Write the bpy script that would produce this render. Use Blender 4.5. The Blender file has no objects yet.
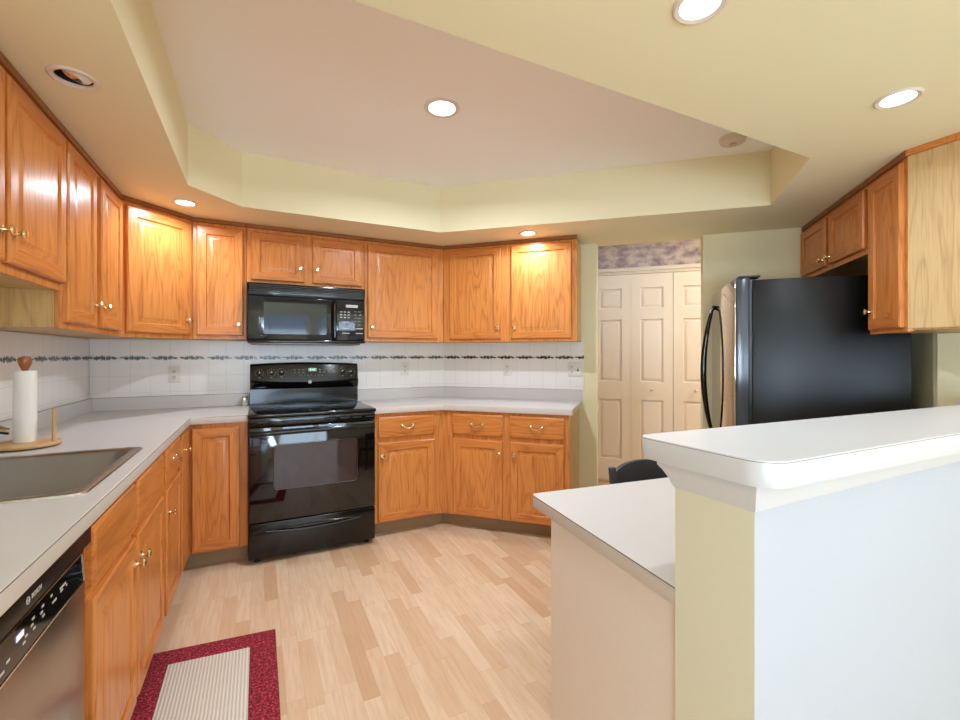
import bpy, bmesh, math, random
from mathutils import Vector, Matrix
random.seed(7)
SC = bpy.context.scene
COL = SC.collection
PI = math.pi
R2 = math.sqrt(0.5)

# ------------------------------------------------------------------ camera, world, light, exposure
cam_d = bpy.data.cameras.new('camera'); cam = bpy.data.objects.new('camera', cam_d); COL.objects.link(cam)
cam.location = (0.9974, -0.1175, 1.2821)
cam.rotation_euler = (PI/2, 0, -0.4598)
cam_d.sensor_width = 36; cam_d.lens = 36*446.198/960; cam_d.shift_y = -0.00515
cam_d.clip_start = 0.02
SC.camera = cam
world = bpy.data.worlds.new('world'); SC.world = world; world.use_nodes = True
bgn = world.node_tree.nodes['Background']
bgn.inputs[0].default_value = (0.55, 0.72, 1.0, 1); bgn.inputs[1].default_value = 1.3
SC.view_settings.view_transform = 'Standard'
SC.view_settings.look = 'None'
SC.view_settings.gamma = 1.0
SC.view_settings.use_curve_mapping = False
SC.view_settings.exposure = 1.17
SC.cycles.use_denoising = True
SC.cycles.max_bounces = 10
SC.cycles.diffuse_bounces = 6
SC.cycles.glossy_bounces = 4
SC.cycles.sample_clamp_indirect = 6.0
SC.cycles.caustics_reflective = False
SC.cycles.caustics_refractive = False

def area_light(name, loc, rot, sx, sy, power, color, spread=PI):
    l = bpy.data.lights.new(name, 'AREA'); l.shape = 'RECTANGLE'; l.size = sx; l.size_y = sy
    l.energy = power; l.color = color; l.spread = spread
    o = bpy.data.objects.new(name, l); o.location = loc; o.rotation_euler = rot; COL.objects.link(o)
    return o
# daylight entering through the big dining windows behind the camera (rear wall); fill light added at an unseen left window
DAY = (0.65, 0.84, 1.03)
area_light('daylight_rear', (2.03, -3.50, 1.25), (PI/2+0.8, 0, 0), 3.3, 1.7, 56, DAY)
area_light('side_fill', (0.06, -2.3, 1.3), (PI/2+0.35, 0, -PI/2), 1.6, 1.4, 84, DAY)
CAN_W = 9.0
WARM = (0.80, 0.92, 1.03)

# ------------------------------------------------------------------ dimensions
L, B = 3.6111, 2.4835
K = L + B
ZS, ZC = 2.177, 2.505            # soffit, tray ceiling
ZB = 1.386                        # underside of upper cabinets
UD, BD, CD = 0.305, 0.61, 0.635   # upper / base / counter depth
ZT = 0.914
XR = 4.066

# ------------------------------------------------------------------ materials
def lin(c):
    return tuple(((x/255)/12.92 if x/255 <= 0.04045 else ((x/255+0.055)/1.055)**2.4) for x in c) + (1,)
class NT:
    def __init__(s, name):
        s.m = bpy.data.materials.new(name); s.m.use_nodes = True
        s.t = s.m.node_tree; s.b = s.t.nodes['Principled BSDF']
    def n(s, typ, **kw):
        nd = s.t.nodes.new(typ)
        for k, v in kw.items(): setattr(nd, k, v)
        return nd
    def link(s, a, b): s.t.links.new(a, b)
    def val(s, sock, v):
        if hasattr(v, 'is_output') or isinstance(v, bpy.types.NodeSocket): s.link(v, sock)
        else: sock.default_value = v
    def math(s, op, a, b=None, c=None, clamp=False):
        nd = s.n('ShaderNodeMath', operation=op, use_clamp=clamp)
        s.val(nd.inputs[0], a)
        if b is not None: s.val(nd.inputs[1], b)
        if c is not None: s.val(nd.inputs[2], c)
        return nd.outputs[0]
    def mix(s, f, a, b, mode='MIX'):
        nd = s.n('ShaderNodeMix', data_type='RGBA', blend_type=mode)
        s.val(nd.inputs[0], f); s.val(nd.inputs[6], a); s.val(nd.inputs[7], b)
        return nd.outputs[2]
    def coords(s, scale=(1,1,1)):
        tc = s.n('ShaderNodeTexCoord'); mp = s.n('ShaderNodeMapping'); mp.inputs[3].default_value = scale
        s.link(tc.outputs['Object'], mp.inputs[0]); return mp.outputs[0]
    def noise(s, vec, scale, detail=3, rough=0.5, dist=0.0):
        nd = s.n('ShaderNodeTexNoise'); s.link(vec, nd.inputs['Vector'])
        nd.inputs['Scale'].default_value = scale; nd.inputs['Detail'].default_value = detail
        nd.inputs['Roughness'].default_value = rough; nd.inputs['Distortion'].default_value = dist
        return nd.outputs[0]
    def bump(s, h, strength=0.1, dist=0.01):
        nd = s.n('ShaderNodeBump'); s.link(h, nd.inputs['Height'])
        nd.inputs['Strength'].default_value = strength; nd.inputs['Distance'].default_value = dist
        s.link(nd.outputs[0], s.b.inputs['Normal'])
def plain(name, c, rough=0.5, metal=0.0, coat=0.0, spec=0.5, var=0.0, vscale=3.0, bump=0.0, bscale=60):
    t = NT(name); b = t.b
    b.inputs['Roughness'].default_value = rough; b.inputs['Metallic'].default_value = metal
    b.inputs['Coat Weight'].default_value = coat; b.inputs['Specular IOR Level'].default_value = spec
    c = lin(c)
    if var > 0 or bump > 0:
        co = t.coords()
    if var > 0:
        n = t.noise(co, vscale, 4)
        d = tuple(x*(1-var) for x in c[:3])+(1,)
        t.link(t.mix(n, d, c), b.inputs['Base Color'])
    else: b.inputs['Base Color'].default_value = c
    if bump > 0: t.bump(t.noise(co, bscale, 3), bump, 0.003)
    return t.m
def emit(name, c, s):
    t = NT(name); t.b.inputs['Base Color'].default_value = (0.8,0.8,0.8,1)
    t.b.inputs['Emission Color'].default_value = c; t.b.inputs['Emission Strength'].default_value = s
    return t.m
def oak(name, axis, light, dark, rough=0.33, freq=1.0):
    """oak with pores and cathedral figure running along the given local axis"""
    t = NT(name)
    oi = t.n('ShaderNodeObjectInfo')
    tc = t.n('ShaderNodeTexCoord')
    off = t.n('ShaderNodeVectorMath', operation='ADD'); t.link(tc.outputs['Object'], off.inputs[0])
    sc = t.n('ShaderNodeVectorMath', operation='SCALE'); sc.inputs[0].default_value = (13, 7, 17); t.link(oi.outputs['Random'], sc.inputs['Scale'])
    t.link(sc.outputs[0], off.inputs[1])
    def mp(v):
        m = t.n('ShaderNodeMapping'); m.inputs[3].default_value = v; t.link(off.outputs[0], m.inputs[0]); return m.outputs[0]
    s1 = {'z': (1, 1, 0.11), 'x': (0.11, 1, 1), 'y': (1, 0.11, 1)}[axis]
    s2 = {'z': (1, 1, 0.03), 'x': (0.03, 1, 1), 'y': (1, 0.03, 1)}[axis]
    fig = t.noise(mp(s1), 9*freq, 2, 0.45, 0.3)
    rings = t.math('FRACT', t.math('MULTIPLY', fig, 11.0))
    ring = t.math('POWER', t.math('ABSOLUTE', t.math('SUBTRACT', t.math('MULTIPLY', rings, 2.0), 1.0)), 3.0)
    pore = t.noise(mp(s2), 190*freq, 2, 0.6)
    pore = t.math('MULTIPLY', t.math('SUBTRACT', pore, 0.47, clamp=True), 4.0, clamp=True)
    broad = t.noise(mp(s1), 3.0, 2)
    f = t.math('ADD', t.math('MULTIPLY', ring, 0.42), t.math('MULTIPLY', pore, 0.40))
    f = t.math('ADD', f, t.math('MULTIPLY', t.math('SUBTRACT', broad, 0.5), 0.5), clamp=True)
    t.link(t.mix(f, lin(light), lin(dark)), t.b.inputs['Base Color'])
    t.b.inputs['Roughness'].default_value = rough
    t.b.inputs['Coat Weight'].default_value = 0.12; t.b.inputs['Coat Roughness'].default_value = 0.2; t.b.inputs['Specular IOR Level'].default_value = 0.35
    t.bump(f, 0.06, 0.002)
    return t.m
OAK_V = oak('oak_vertical', 'z', (216,140,72), (158,82,34))
OAK_H = oak('oak_horizontal', 'x', (210,132,66), (154,78,32))
OAK_SIDE = oak('oak_veneer', 'z', (206,168,110), (162,120,70), 0.45, 1.0)
OAK_DARK = oak('oak_trim', 'x', (150,92,46), (110,62,28))
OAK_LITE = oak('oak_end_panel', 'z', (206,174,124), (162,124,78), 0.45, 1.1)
TOE = plain('toe_kick_vinyl', (158,132,100), 0.6, var=0.15)
PAINT = plain('wall_paint', (236,227,190), 0.75, var=0.03, bump=0.03, bscale=250)
PAINT_PALE = plain('wall_paint_pale', (222,217,194), 0.75, var=0.03)
CEILW = plain('ceiling_white', (250,247,246), 0.85, bump=0.03, bscale=200)
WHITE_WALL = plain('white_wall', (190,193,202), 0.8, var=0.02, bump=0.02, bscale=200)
WHITE_TRIM = plain('white_trim', (226,212,202), 0.45)
DOORW = plain('closet_door_white', (238,224,214), 0.45)
LAM = plain('laminate_white', (202,197,195), 0.32, var=0.03, vscale=40)
LAM_EDGE = plain('laminate_edge', (205,196,188), 0.4, var=0.05, vscale=60)
LAM_BAR = plain('laminate_bar', (210,210,214), 0.3, var=0.02, vscale=40)
LAM_PANEL = plain('laminate_panel', (234,222,212), 0.45, var=0.05, vscale=45)
SEAM = plain('seam_brown', (96,78,64), 0.6)
STEEL = plain('stainless', (178,172,166), 0.28, metal=1.0, var=0.08, vscale=6)
STEEL_DARK = plain('stainless_dark', (120,112,106), 0.35, metal=1.0)  # darker stainless for the oven border, filter and keypad marks
SINK_SS = plain('sink_steel', (128,118,110), 0.3, metal=1.0, var=0.15, vscale=9)
CHROME = plain('chrome', (226,222,214), 0.12, metal=1.0)
BRASS = plain('satin_nickel', (236,214,170), 0.22, metal=1.0)
BLACK = plain('black_enamel', (10,9,10), 0.12, spec=0.5)
BLACK_F = plain('black_fascia', (9,8,9), 0.35, spec=0.25)
BLACK_M = plain('black_matte', (16,15,15), 0.45)
GLASS_B = plain('black_glass', (6,6,7), 0.05, spec=0.7)
MICRO_G = plain('microwave_glass', (24,31,35), 0.06, spec=0.6)
OVEN_WIN = plain('oven_window', (40,20,26), 0.05, spec=0.8)
MARK = plain('marking_grey', (190,186,178), 0.5)
GREEN = emit('clock_green', (0.15, 1.0, 0.25, 1), 0.8)
FRIDGE_SIDE = plain('fridge_side_black', (15,13,13), 0.33, var=0.2, vscale=6, bump=0.12, bscale=420, spec=0.3)
FRIDGE_EDGE = plain('fridge_door_edge', (56,62,70), 0.2, spec=0.6)
FRIDGE_SS = plain('fridge_stainless', (206,192,182), 0.06, metal=1.0)
PLASTIC_W = plain('white_plastic', (226,220,214), 0.4)
SLOT = plain('slot_dark', (30,26,24), 0.6)
CHAIR_M = plain('chair_black', (54,57,62), 0.42)
PAPER = plain('paper_white', (236,230,224), 0.9, bump=0.06, bscale=180)
BAMBOO = plain('beech_wood', (206,164,112), 0.5, var=0.2, vscale=14)
FINIAL = plain('finial_brown', (168,98,46), 0.4, var=0.3, vscale=20)
LENS = emit('lamp_lens', (1.0, 0.95, 0.88, 1), 5.0)
REFL = plain('lamp_reflector', (232,226,220), 0.25)
RINGW = plain('lamp_ring', (224,212,200), 0.4)
GLASSMAT = plain('window_glass', (255,255,255), 0.0)
GLASSMAT.node_tree.nodes['Principled BSDF'].inputs['Transmission Weight'].default_value = 1.0
GLASSMAT.node_tree.nodes['Principled BSDF'].inputs['IOR'].default_value = 1.02
CURTAIN = plain('curtain_cloth', (150,156,150), 0.9)

def floor_mat():
    t = NT('beech_laminate')
    tc = t.n('ShaderNodeTexCoord'); sp = t.n('ShaderNodeSeparateXYZ'); t.link(tc.outputs['Object'], sp.inputs[0])
    X, Y = sp.outputs[0], sp.outputs[1]
    w, ln = 0.064, 0.42
    u = t.math('DIVIDE', X, w); iu = t.math('FLOOR', u)
    wn = t.n('ShaderNodeTexWhiteNoise', noise_dimensions='1D'); t.link(iu, wn.inputs['W'])
    v = t.math('ADD', t.math('DIVIDE', Y, ln), t.math('MULTIPLY', wn.outputs[0], 7.3)); iv = t.math('FLOOR', v)
    cb = t.n('ShaderNodeCombineXYZ'); t.link(iu, cb.inputs[0]); t.link(iv, cb.inputs[1])
    wn2 = t.n('ShaderNodeTexWhiteNoise', noise_dimensions='2D'); t.link(cb.outputs[0], wn2.inputs['Vector'])
    cr = t.n('ShaderNodeValToRGB'); e = cr.color_ramp.elements
    e[0].position = 0; e[0].color = lin((226,199,170)); e[1].position = 1; e[1].color = lin((204,166,132))
    q = cr.color_ramp.elements.new(0.55); q.color = lin((220,190,159))
    q = cr.color_ramp.elements.new(0.82); q.color = lin((214,180,147))
    t.link(wn2.outputs[0], cr.inputs[0])
    m = t.n('ShaderNodeMapping'); m.inputs[3].default_value = (60, 5, 1); t.link(tc.outputs['Object'], m.inputs[0])
    ad = t.n('ShaderNodeVectorMath', operation='ADD'); t.link(m.outputs[0], ad.inputs[0])
    sc = t.n('ShaderNodeVectorMath', operation='SCALE'); t.link(cb.outputs[0], sc.inputs[0]); sc.inputs['Scale'].default_value = 3.7
    t.link(sc.outputs[0], ad.inputs[1])
    g = t.noise(ad.outputs[0], 1.0, 4, 0.6)
    c = t.mix(t.math('MULTIPLY', t.math('SUBTRACT', g, 0.42, clamp=True), 1.5), cr.outputs[0], lin((196,150,112)))
    fu = t.math('ABSOLUTE', t.math('SUBTRACT', t.math('FRACT', u), 0.5))
    fv = t.math('ABSOLUTE', t.math('SUBTRACT', t.math('FRACT', v), 0.5))
    e1 = t.math('GREATER_THAN', fu, 0.488); e2 = t.math('GREATER_THAN', fv, 0.4975)
    ed = t.math('MULTIPLY', t.math('MAXIMUM', e1, e2), 0.30)
    t.link(t.mix(ed, c, lin((160,112,76))), t.b.inputs['Base Color'])
    t.b.inputs['Roughness'].default_value = 0.34
    t.b.inputs['Specular IOR Level'].default_value = 0.45
    return t.m
FLOOR = floor_mat()

def tile_mat():
    """white square tile with a thin dark leaf border; local x runs along the wall, z is up"""
    t = NT('white_tile')
    tc = t.n('ShaderNodeTexCoord'); sp = t.n('ShaderNodeSeparateXYZ'); t.link(tc.outputs['Object'], sp.inputs[0])
    X, Z = sp.outputs[0], sp.outputs[2]
    fx = t.math('ABSOLUTE', t.math('SUBTRACT', t.math('FRACT', t.math('DIVIDE', X, 0.112)), 0.5))
    zz = t.math('DIVIDE', t.math('SUBTRACT', Z, 1.252), 0.112)
    fz = t.math('ABSOLUTE', t.math('SUBTRACT', t.math('FRACT', zz), 0.5))
    up = t.math('GREATER_THAN', Z, 1.276)
    band = t.math('MULTIPLY', t.math('GREATER_THAN', Z, 1.250), t.math('LESS_THAN', Z, 1.276))
    gx = t.math('GREATER_THAN', fx, 0.488)
    gz = t.math('MULTIPLY', t.math('GREATER_THAN', fz, 0.488), t.math('LESS_THAN', Z, 1.256))
    ln1 = t.math('LESS_THAN', t.math('ABSOLUTE', t.math('SUBTRACT', Z, 1.277)), 0.0016)
    g = t.math('MAXIMUM', t.math('MAXIMUM', t.math('MULTIPLY', gx, t.math('SUBTRACT', 1.0, band)), gz), ln1)
    base = t.mix(t.math('MULTIPLY', g, 0.38), lin((236,231,229)), lin((176,168,162)))
    # leaf vine: sprays of leaves that swell and thin out along the border
    ph = t.math('FRACT', t.math('DIVIDE', X, 0.165))
    swell = t.math('SINE', t.math('MULTIPLY', ph, PI))
    cz = t.math('ADD', 1.2625, t.math('MULTIPLY', t.math('SINE', t.math('MULTIPLY', X, 2*PI/0.055)), 0.0022))
    d = t.math('ABSOLUTE', t.math('SUBTRACT', Z, cz))
    lobe = t.math('ABSOLUTE', t.math('SINE', t.math('MULTIPLY', X, PI/0.0135)))
    lobe2 = t.math('ABSOLUTE', t.math('SINE', t.math('MULTIPLY', X, PI/0.031)))
    wid = t.math('MULTIPLY', t.math('ADD', 0.0012, t.math('MULTIPLY', t.math('ADD', t.math('MULTIPLY', lobe, 0.6), t.math('MULTIPLY', lobe2, 0.5)), 0.0150)), t.math('POWER', swell, 0.6))
    nz = t.noise(tc.outputs['Object'], 260, 1, 0.5)
    leaf = t.math('MULTIPLY', t.math('LESS_THAN', d, wid), t.math('GREATER_THAN', nz, 0.32))
    t.link(t.mix(t.math('MULTIPLY', leaf, 0.98), base, lin((12,14,13))), t.b.inputs['Base Color'])
    t.b.inputs['Roughness'].default_value = 0.22
    t.bump(t.math('SUBTRACT', 1.0, g), 0.1, 0.001)
    return t.m
TILE = tile_mat()

def wallpaper_mat():
    t = NT('wallpaper_mauve')
    c1 = t.coords((1, 1, 1.6))
    a = t.noise(c1, 9, 3, 0.6); b_ = t.noise(c1, 26, 2, 0.6)
    c = t.mix(t.math('MULTIPLY', t.math('SUBTRACT', a, 0.40, clamp=True), 4.0, clamp=True), lin((198,182,184)), lin((140,124,138)))
    sp = t.math('MULTIPLY', t.math('SUBTRACT', b_, 0.66, clamp=True), 9.0, clamp=True)
    t.link(t.mix(sp, c, lin((74,62,70))), t.b.inputs['Base Color']); t.b.inputs['Roughness'].default_value = 0.8
    return t.m
WALLPAPER = wallpaper_mat()
def rug_mat(name, ca, cb, kind):
    t = NT(name)
    tc = t.n('ShaderNodeTexCoord'); sp = t.n('ShaderNodeSeparateXYZ'); t.link(tc.outputs['Object'], sp.inputs[0])
    if kind == 'rib':
        s = t.math('SINE', t.math('MULTIPLY', sp.outputs[0], 2*PI/0.0125))
        s2 = t.math('SINE', t.math('MULTIPLY', sp.outputs[1], 2*PI/0.009))
        f = t.math('ADD', t.math('MULTIPLY', s, 0.36), t.math('ADD', 0.42, t.math('MULTIPLY', s2, 0.06)))
    else:
        co = t.coords()
        f = t.noise(co, 110, 2, 0.7)
        f = t.math('MULTIPLY', t.math('SUBTRACT', f, 0.47, clamp=True), 4.2, clamp=True)
    t.link(t.mix(f, lin(ca), lin(cb)), t.b.inputs['Base Color'])
    t.b.inputs['Roughness'].default_value = 0.95
    t.bump(f, 0.5, 0.003)
    return t.m
RUG_RED = rug_mat('rug_red', (112,8,26), (214,76,94), 'weave')
RUG_CREAM = rug_mat('rug_cream', (188,176,160), (234,226,214), 'rib')

# ------------------------------------------------------------------ mesh helpers
class MB:
    def __init__(s): s.bm = bmesh.new(); s.mats = []
    def mi(s, m):
        if m not in s.mats: s.mats.append(m)
        return s.mats.index(m)
    def faces(s, vs, fs, m):
        i = s.mi(m); bv = [s.bm.verts.new(v) for v in vs]; out = []
        for f in fs:
            try: fc = s.bm.faces.new([bv[k] for k in f])
            except ValueError: continue
            fc.material_index = i; out.append(fc)
        return bv, out
    def box(s, x0, x1, y0, y1, z0, z1, m, bev=0.0, seg=2):
        vs = [(x,y,z) for x in (x0,x1) for y in (y0,y1) for z in (z0,z1)]
        fs = [(0,1,3,2),(4,6,7,5),(0,4,5,1),(2,3,7,6),(0,2,6,4),(1,5,7,3)]
        bv, f = s.faces(vs, fs, m)
        if bev > 0:
            es = list({e for v in bv for e in v.link_edges})
            r = bmesh.ops.bevel(s.bm, geom=es, offset=bev, segments=seg, affect='EDGES', profile=0.5)
            for q in r['faces']: q.material_index = s.mi(m)
        return s
    def prism(s, poly, z0, z1, m, bev=0.0, seg=2, side=None):
        n = len(poly)
        a = sum(poly[i][0]*poly[(i+1)%n][1]-poly[(i+1)%n][0]*poly[i][1] for i in range(n))
        if a < 0: poly = poly[::-1]
        vs = [(x,y,z0) for x,y in poly]+[(x,y,z1) for x,y in poly]
        fs = [tuple(range(n-1,-1,-1)), tuple(range(n,2*n))]+[(i,(i+1)%n,n+(i+1)%n,n+i) for i in range(n)]
        bv, f = s.faces(vs, fs, m)
        if side is not None:
            for q in f[2:]: q.material_index = s.mi(side)
        if bev > 0:
            es = list({e for v in bv for e in v.link_edges})
            bmesh.ops.bevel(s.bm, geom=es, offset=bev, segments=seg, affect='EDGES', profile=0.5)
        return s
    def quad(s, pts, m): s.faces(pts, [tuple(range(len(pts)))], m); return s
    def lathe(s, prof, m, at=(0,0,0), axis='z', seg=24):
        """prof: (radius, height) from one end to the other; capped where radius is 0"""
        A = {'z': lambda r,a,h: (r*math.cos(a), r*math.sin(a), h), '-y': lambda r,a,h: (r*math.cos(a), -h, r*math.sin(a)),
             'y': lambda r,a,h: (r*math.cos(a), h, r*math.sin(a)), 'x': lambda r,a,h: (h, r*math.cos(a), r*math.sin(a))}[axis]
        i = s.mi(m); rings = []
        for r, h in prof:
            if r <= 1e-7: p = A(0,0,h); rings.append([s.bm.verts.new([p[k]+at[k] for k in range(3)])])
            else:
                row = []
                for j in range(seg):
                    p = A(r, 2*PI*j/seg, h); row.append(s.bm.verts.new([p[k]+at[k] for k in range(3)]))
                rings.append(row)
        for a, b in zip(rings, rings[1:]):
            for j in range(seg):
                k = (j+1) % seg
                if len(a) == 1 and len(b) == 1: continue
                if len(a) == 1: f = [a[0], b[k], b[j]]
                elif len(b) == 1: f = [a[j], a[k], b[0]]
                else: f = [a[j], a[k], b[k], b[j]]
                fc = s.bm.faces.new(f); fc.material_index = i
        return s
    def tube(s, pts, r, m, seg=10, closed=False, flat=None):
        pts = [Vector(p) for p in pts]; n = len(pts); i = s.mi(m); rows = []
        rs = r if isinstance(r, (list, tuple)) else [r]*n
        up = None
        for k, p in enumerate(pts):
            if closed: d = pts[(k+1)%n]-pts[k-1]
            else: d = pts[min(k+1,n-1)]-pts[max(k-1,0)]
            d.normalize()
            if up is None:
                up = Vector((0,0,1)) if abs(d.z) < 0.9 else Vector((1,0,0))
            a = d.cross(up)
            if a.length < 1e-6: a = d.cross(Vector((0,1,0)))
            a.normalize(); b = a.cross(d); b.normalize(); up = b
            fa, fb = flat if flat else (1, 1)
            rows.append([s.bm.verts.new(p + a*math.cos(2*PI*j/seg)*rs[k]*fa + b*math.sin(2*PI*j/seg)*rs[k]*fb) for j in range(seg)])
        rng = range(n) if closed else range(n-1)
        for k in rng:
            q, w = rows[k], rows[(k+1)%n]
            for j in range(seg):
                fc = s.bm.faces.new([q[j], w[j], w[(j+1)%seg], q[(j+1)%seg]]); fc.material_index = i
        if not closed:
            for row in (rows[0], rows[-1]):
                fc = s.bm.faces.new(row); fc.material_index = i
        return s
    def rings(s, x0, x1, z0, z1, prof, mats, back=True):
        """concentric rectangles in the xz plane, prof = [(inset, y)], last ring filled; mats (vertical, horizontal, panel)"""
        rows = []
        for ins, y in prof:
            rows.append([s.bm.verts.new(p) for p in ((x0+ins,y,z0+ins),(x1-ins,y,z0+ins),(x1-ins,y,z1-ins),(x0+ins,y,z1-ins))])
        half = max(k for k in range(len(prof)))
        for k in range(len(rows)-1):
            for j in range(4):
                f = s.bm.faces.new([rows[k][j], rows[k][(j+1)%4], rows[k+1][(j+1)%4], rows[k+1][j]])
                f.material_index = s.mi((mats[1] if j in (0,2) else mats[0]) if k < 4 else mats[2])
        f = s.bm.faces.new(rows[-1]); f.material_index = s.mi(mats[2])
        if back: f = s.bm.faces.new(rows[0][::-1]); f.material_index = s.mi(mats[0])
        return s
    def build(s, name, parent=None, loc=(0,0,0), rz=0.0, smooth=35):
        me = bpy.data.meshes.new(name)
        bmesh.ops.recalc_face_normals(s.bm, faces=s.bm.faces)
        s.bm.to_mesh(me); s.bm.free()
        for m in s.mats: me.materials.append(m)
        if smooth:
            me.polygons.foreach_set('use_smooth', [True]*len(me.polygons))
            me.set_sharp_from_angle(angle=math.radians(smooth))
        o = bpy.data.objects.new(name, me); COL.objects.link(o)
        o.location = loc; o.rotation_euler = (0,0,rz)
        if parent is not None: o.parent = parent
        return o
def thing(name, label, cat, loc=(0,0,0), rz=0.0, group=None):
    o = bpy.data.objects.new(name, None); COL.objects.link(o)
    o.empty_display_size = 0.1
    o.location = loc; o.rotation_euler = (0,0,rz); o['label'] = label; o['category'] = cat
    if group: o['group'] = group
    return o
def tag(o, label, cat, group=None):
    o['label'] = label; o['category'] = cat
    if group: o['group'] = group
    return o
def struct(o): o['kind'] = 'structure'; return o
def curve_fill(splines, z, extrude=0.0, bevel=0.0):
    """flat filled outline with holes, as a mesh (first spline outside, others holes)"""
    cu = bpy.data.curves.new('outline', 'CURVE'); cu.dimensions = '2D'; cu.fill_mode = 'BOTH'
    cu.extrude = extrude; cu.bevel_depth = bevel; cu.bevel_resolution = 1
    for sp in splines:
        q = cu.splines.new('POLY'); q.points.add(len(sp)-1); q.use_cyclic_u = True
        for p, (x, y) in zip(q.points, sp): p.co = (x, y, 0, 1)
    o = bpy.data.objects.new('outline', cu); COL.objects.link(o)
    dg = bpy.context.evaluated_depsgraph_get(); dg.update()
    me = bpy.data.meshes.new_from_object(o.evaluated_get(dg))
    bpy.data.objects.remove(o); bpy.data.curves.remove(cu)
    me.transform(Matrix.Translation((0,0,z)))
    return me
def from_mesh(name, me, mats, parent=None, side=None):
    me.name = name
    me.materials.clear()
    for m in mats: me.materials.append(m)
    for p in me.polygons:
        p.material_index = 1 if (len(mats) > 1 and abs(p.normal.z) < 0.6) else 0
        p.use_smooth = True
    me.set_sharp_from_angle(angle=math.radians(35))
    o = bpy.data.objects.new(name, me); COL.objects.link(o)
    if parent is not None: o.parent = parent
    return o
def text_mesh(name, body, size, m, parent, matrix, depth=0.0004):
    cu = bpy.data.curves.new('text', 'FONT'); cu.body = body; cu.size = size; cu.extrude = depth; cu.align_x = 'CENTER'; cu.align_y = 'CENTER'
    o = bpy.data.objects.new('text', cu); COL.objects.link(o)
    dg = bpy.context.evaluated_depsgraph_get(); dg.update()
    me = bpy.data.meshes.new_from_object(o.evaluated_get(dg))
    bpy.data.objects.remove(o); bpy.data.curves.remove(cu)
    me.transform(matrix); me.name = name; me.materials.clear(); me.materials.append(m)
    q = bpy.data.objects.new(name, me); COL.objects.link(q); q.parent = parent
    return q
def rounded(poly, rad, seg=6):
    """round the given corners: poly = [(x,y)], rad = list of radii"""
    out = []; n = len(poly)
    for i in range(n):
        p = Vector(poly[i]); r = rad[i]
        if r <= 0: out.append(tuple(p)); continue
        a = (Vector(poly[i-1])-p).normalized(); b = (Vector(poly[(i+1)%n])-p).normalized()
        ang = a.angle(b); t = r/math.tan(ang/2)
        c = p + (a+b).normalized()*(r/math.sin(ang/2))
        p0, p1 = p+a*t, p+b*t
        v0, v1 = p0-c, p1-c
        a0 = math.atan2(v0.y, v0.x); a1 = math.atan2(v1.y, v1.x)
        d = (a1-a0+PI) % (2*PI) - PI
        for k in range(seg+1):
            q = a0+d*k/seg; out.append((c.x+r*math.cos(q), c.y+r*math.sin(q)))
    return out
def circ(x, y, r, n=32): return [(x+r*math.cos(2*PI*k/n), y+r*math.sin(2*PI*k/n)) for k in range(n)]
def third(u, v): # along the angled back wall, v out from the wall
    return (B+u*R2-v*R2, L-u*R2-v*R2)

# ------------------------------------------------------------------ structure
m = MB(); m.box(-0.05, 6.6, -3.7, 6.6, -0.05, 0.0, FLOOR); struct(m.build('floor'))
WT = 0.1
YR = -3.6
# left wall (with an unseen window added in the dining end for the side fill)
m = MB()
m.box(-WT, 0, -1.5, L+WT, 0, 2.62, PAINT); m.box(-WT, 0, YR-WT, -3.1, 0, 2.62, PAINT)
m.box(-WT, 0, -3.1, -1.5, 0, 0.55, PAINT); m.box(-WT, 0, -3.1, -1.5, 2.05, 2.62, PAINT)
struct(m.build('wall_left'))
m = MB(); m.prism([(0,L),(B,L),(B+0.05,L+WT),(0,L+WT)], 0, 2.62, PAINT); struct(m.build('wall_back'))
U0, U1 = 1.331, 2.097
m = MB(); m.prism([third(0,0), third(U0,0), third(U0,-0.11), third(-0.045,-0.11)], 0, 2.62, PAINT); struct(m.build('wall_corner'))
UE = 3.05
m = MB(); m.prism([third(U1,0), third(UE,0), third(UE,-0.11), third(U1,-0.11)], 0, 2.62, PAINT); struct(m.build('wall_refrigerator'))
# right wall behind the refrigerator, then turning towards the dining end
DW_ = 3.19
p3 = ((K+DW_)/2, (K-DW_)/2)
p4 = (XR, XR-DW_)
m = MB(); m.prism([p3, p4, (p4[0]+0.12, p4[1]), (p3[0]+0.16, p3[1]+0.02)], 0, 2.62, PAINT); struct(m.build('wall_right'))
m = MB(); m.box(XR, XR+0.12, YR-WT, p4[1], 0, 2.62, PAINT); struct(m.build('wall_dining'))
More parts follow.
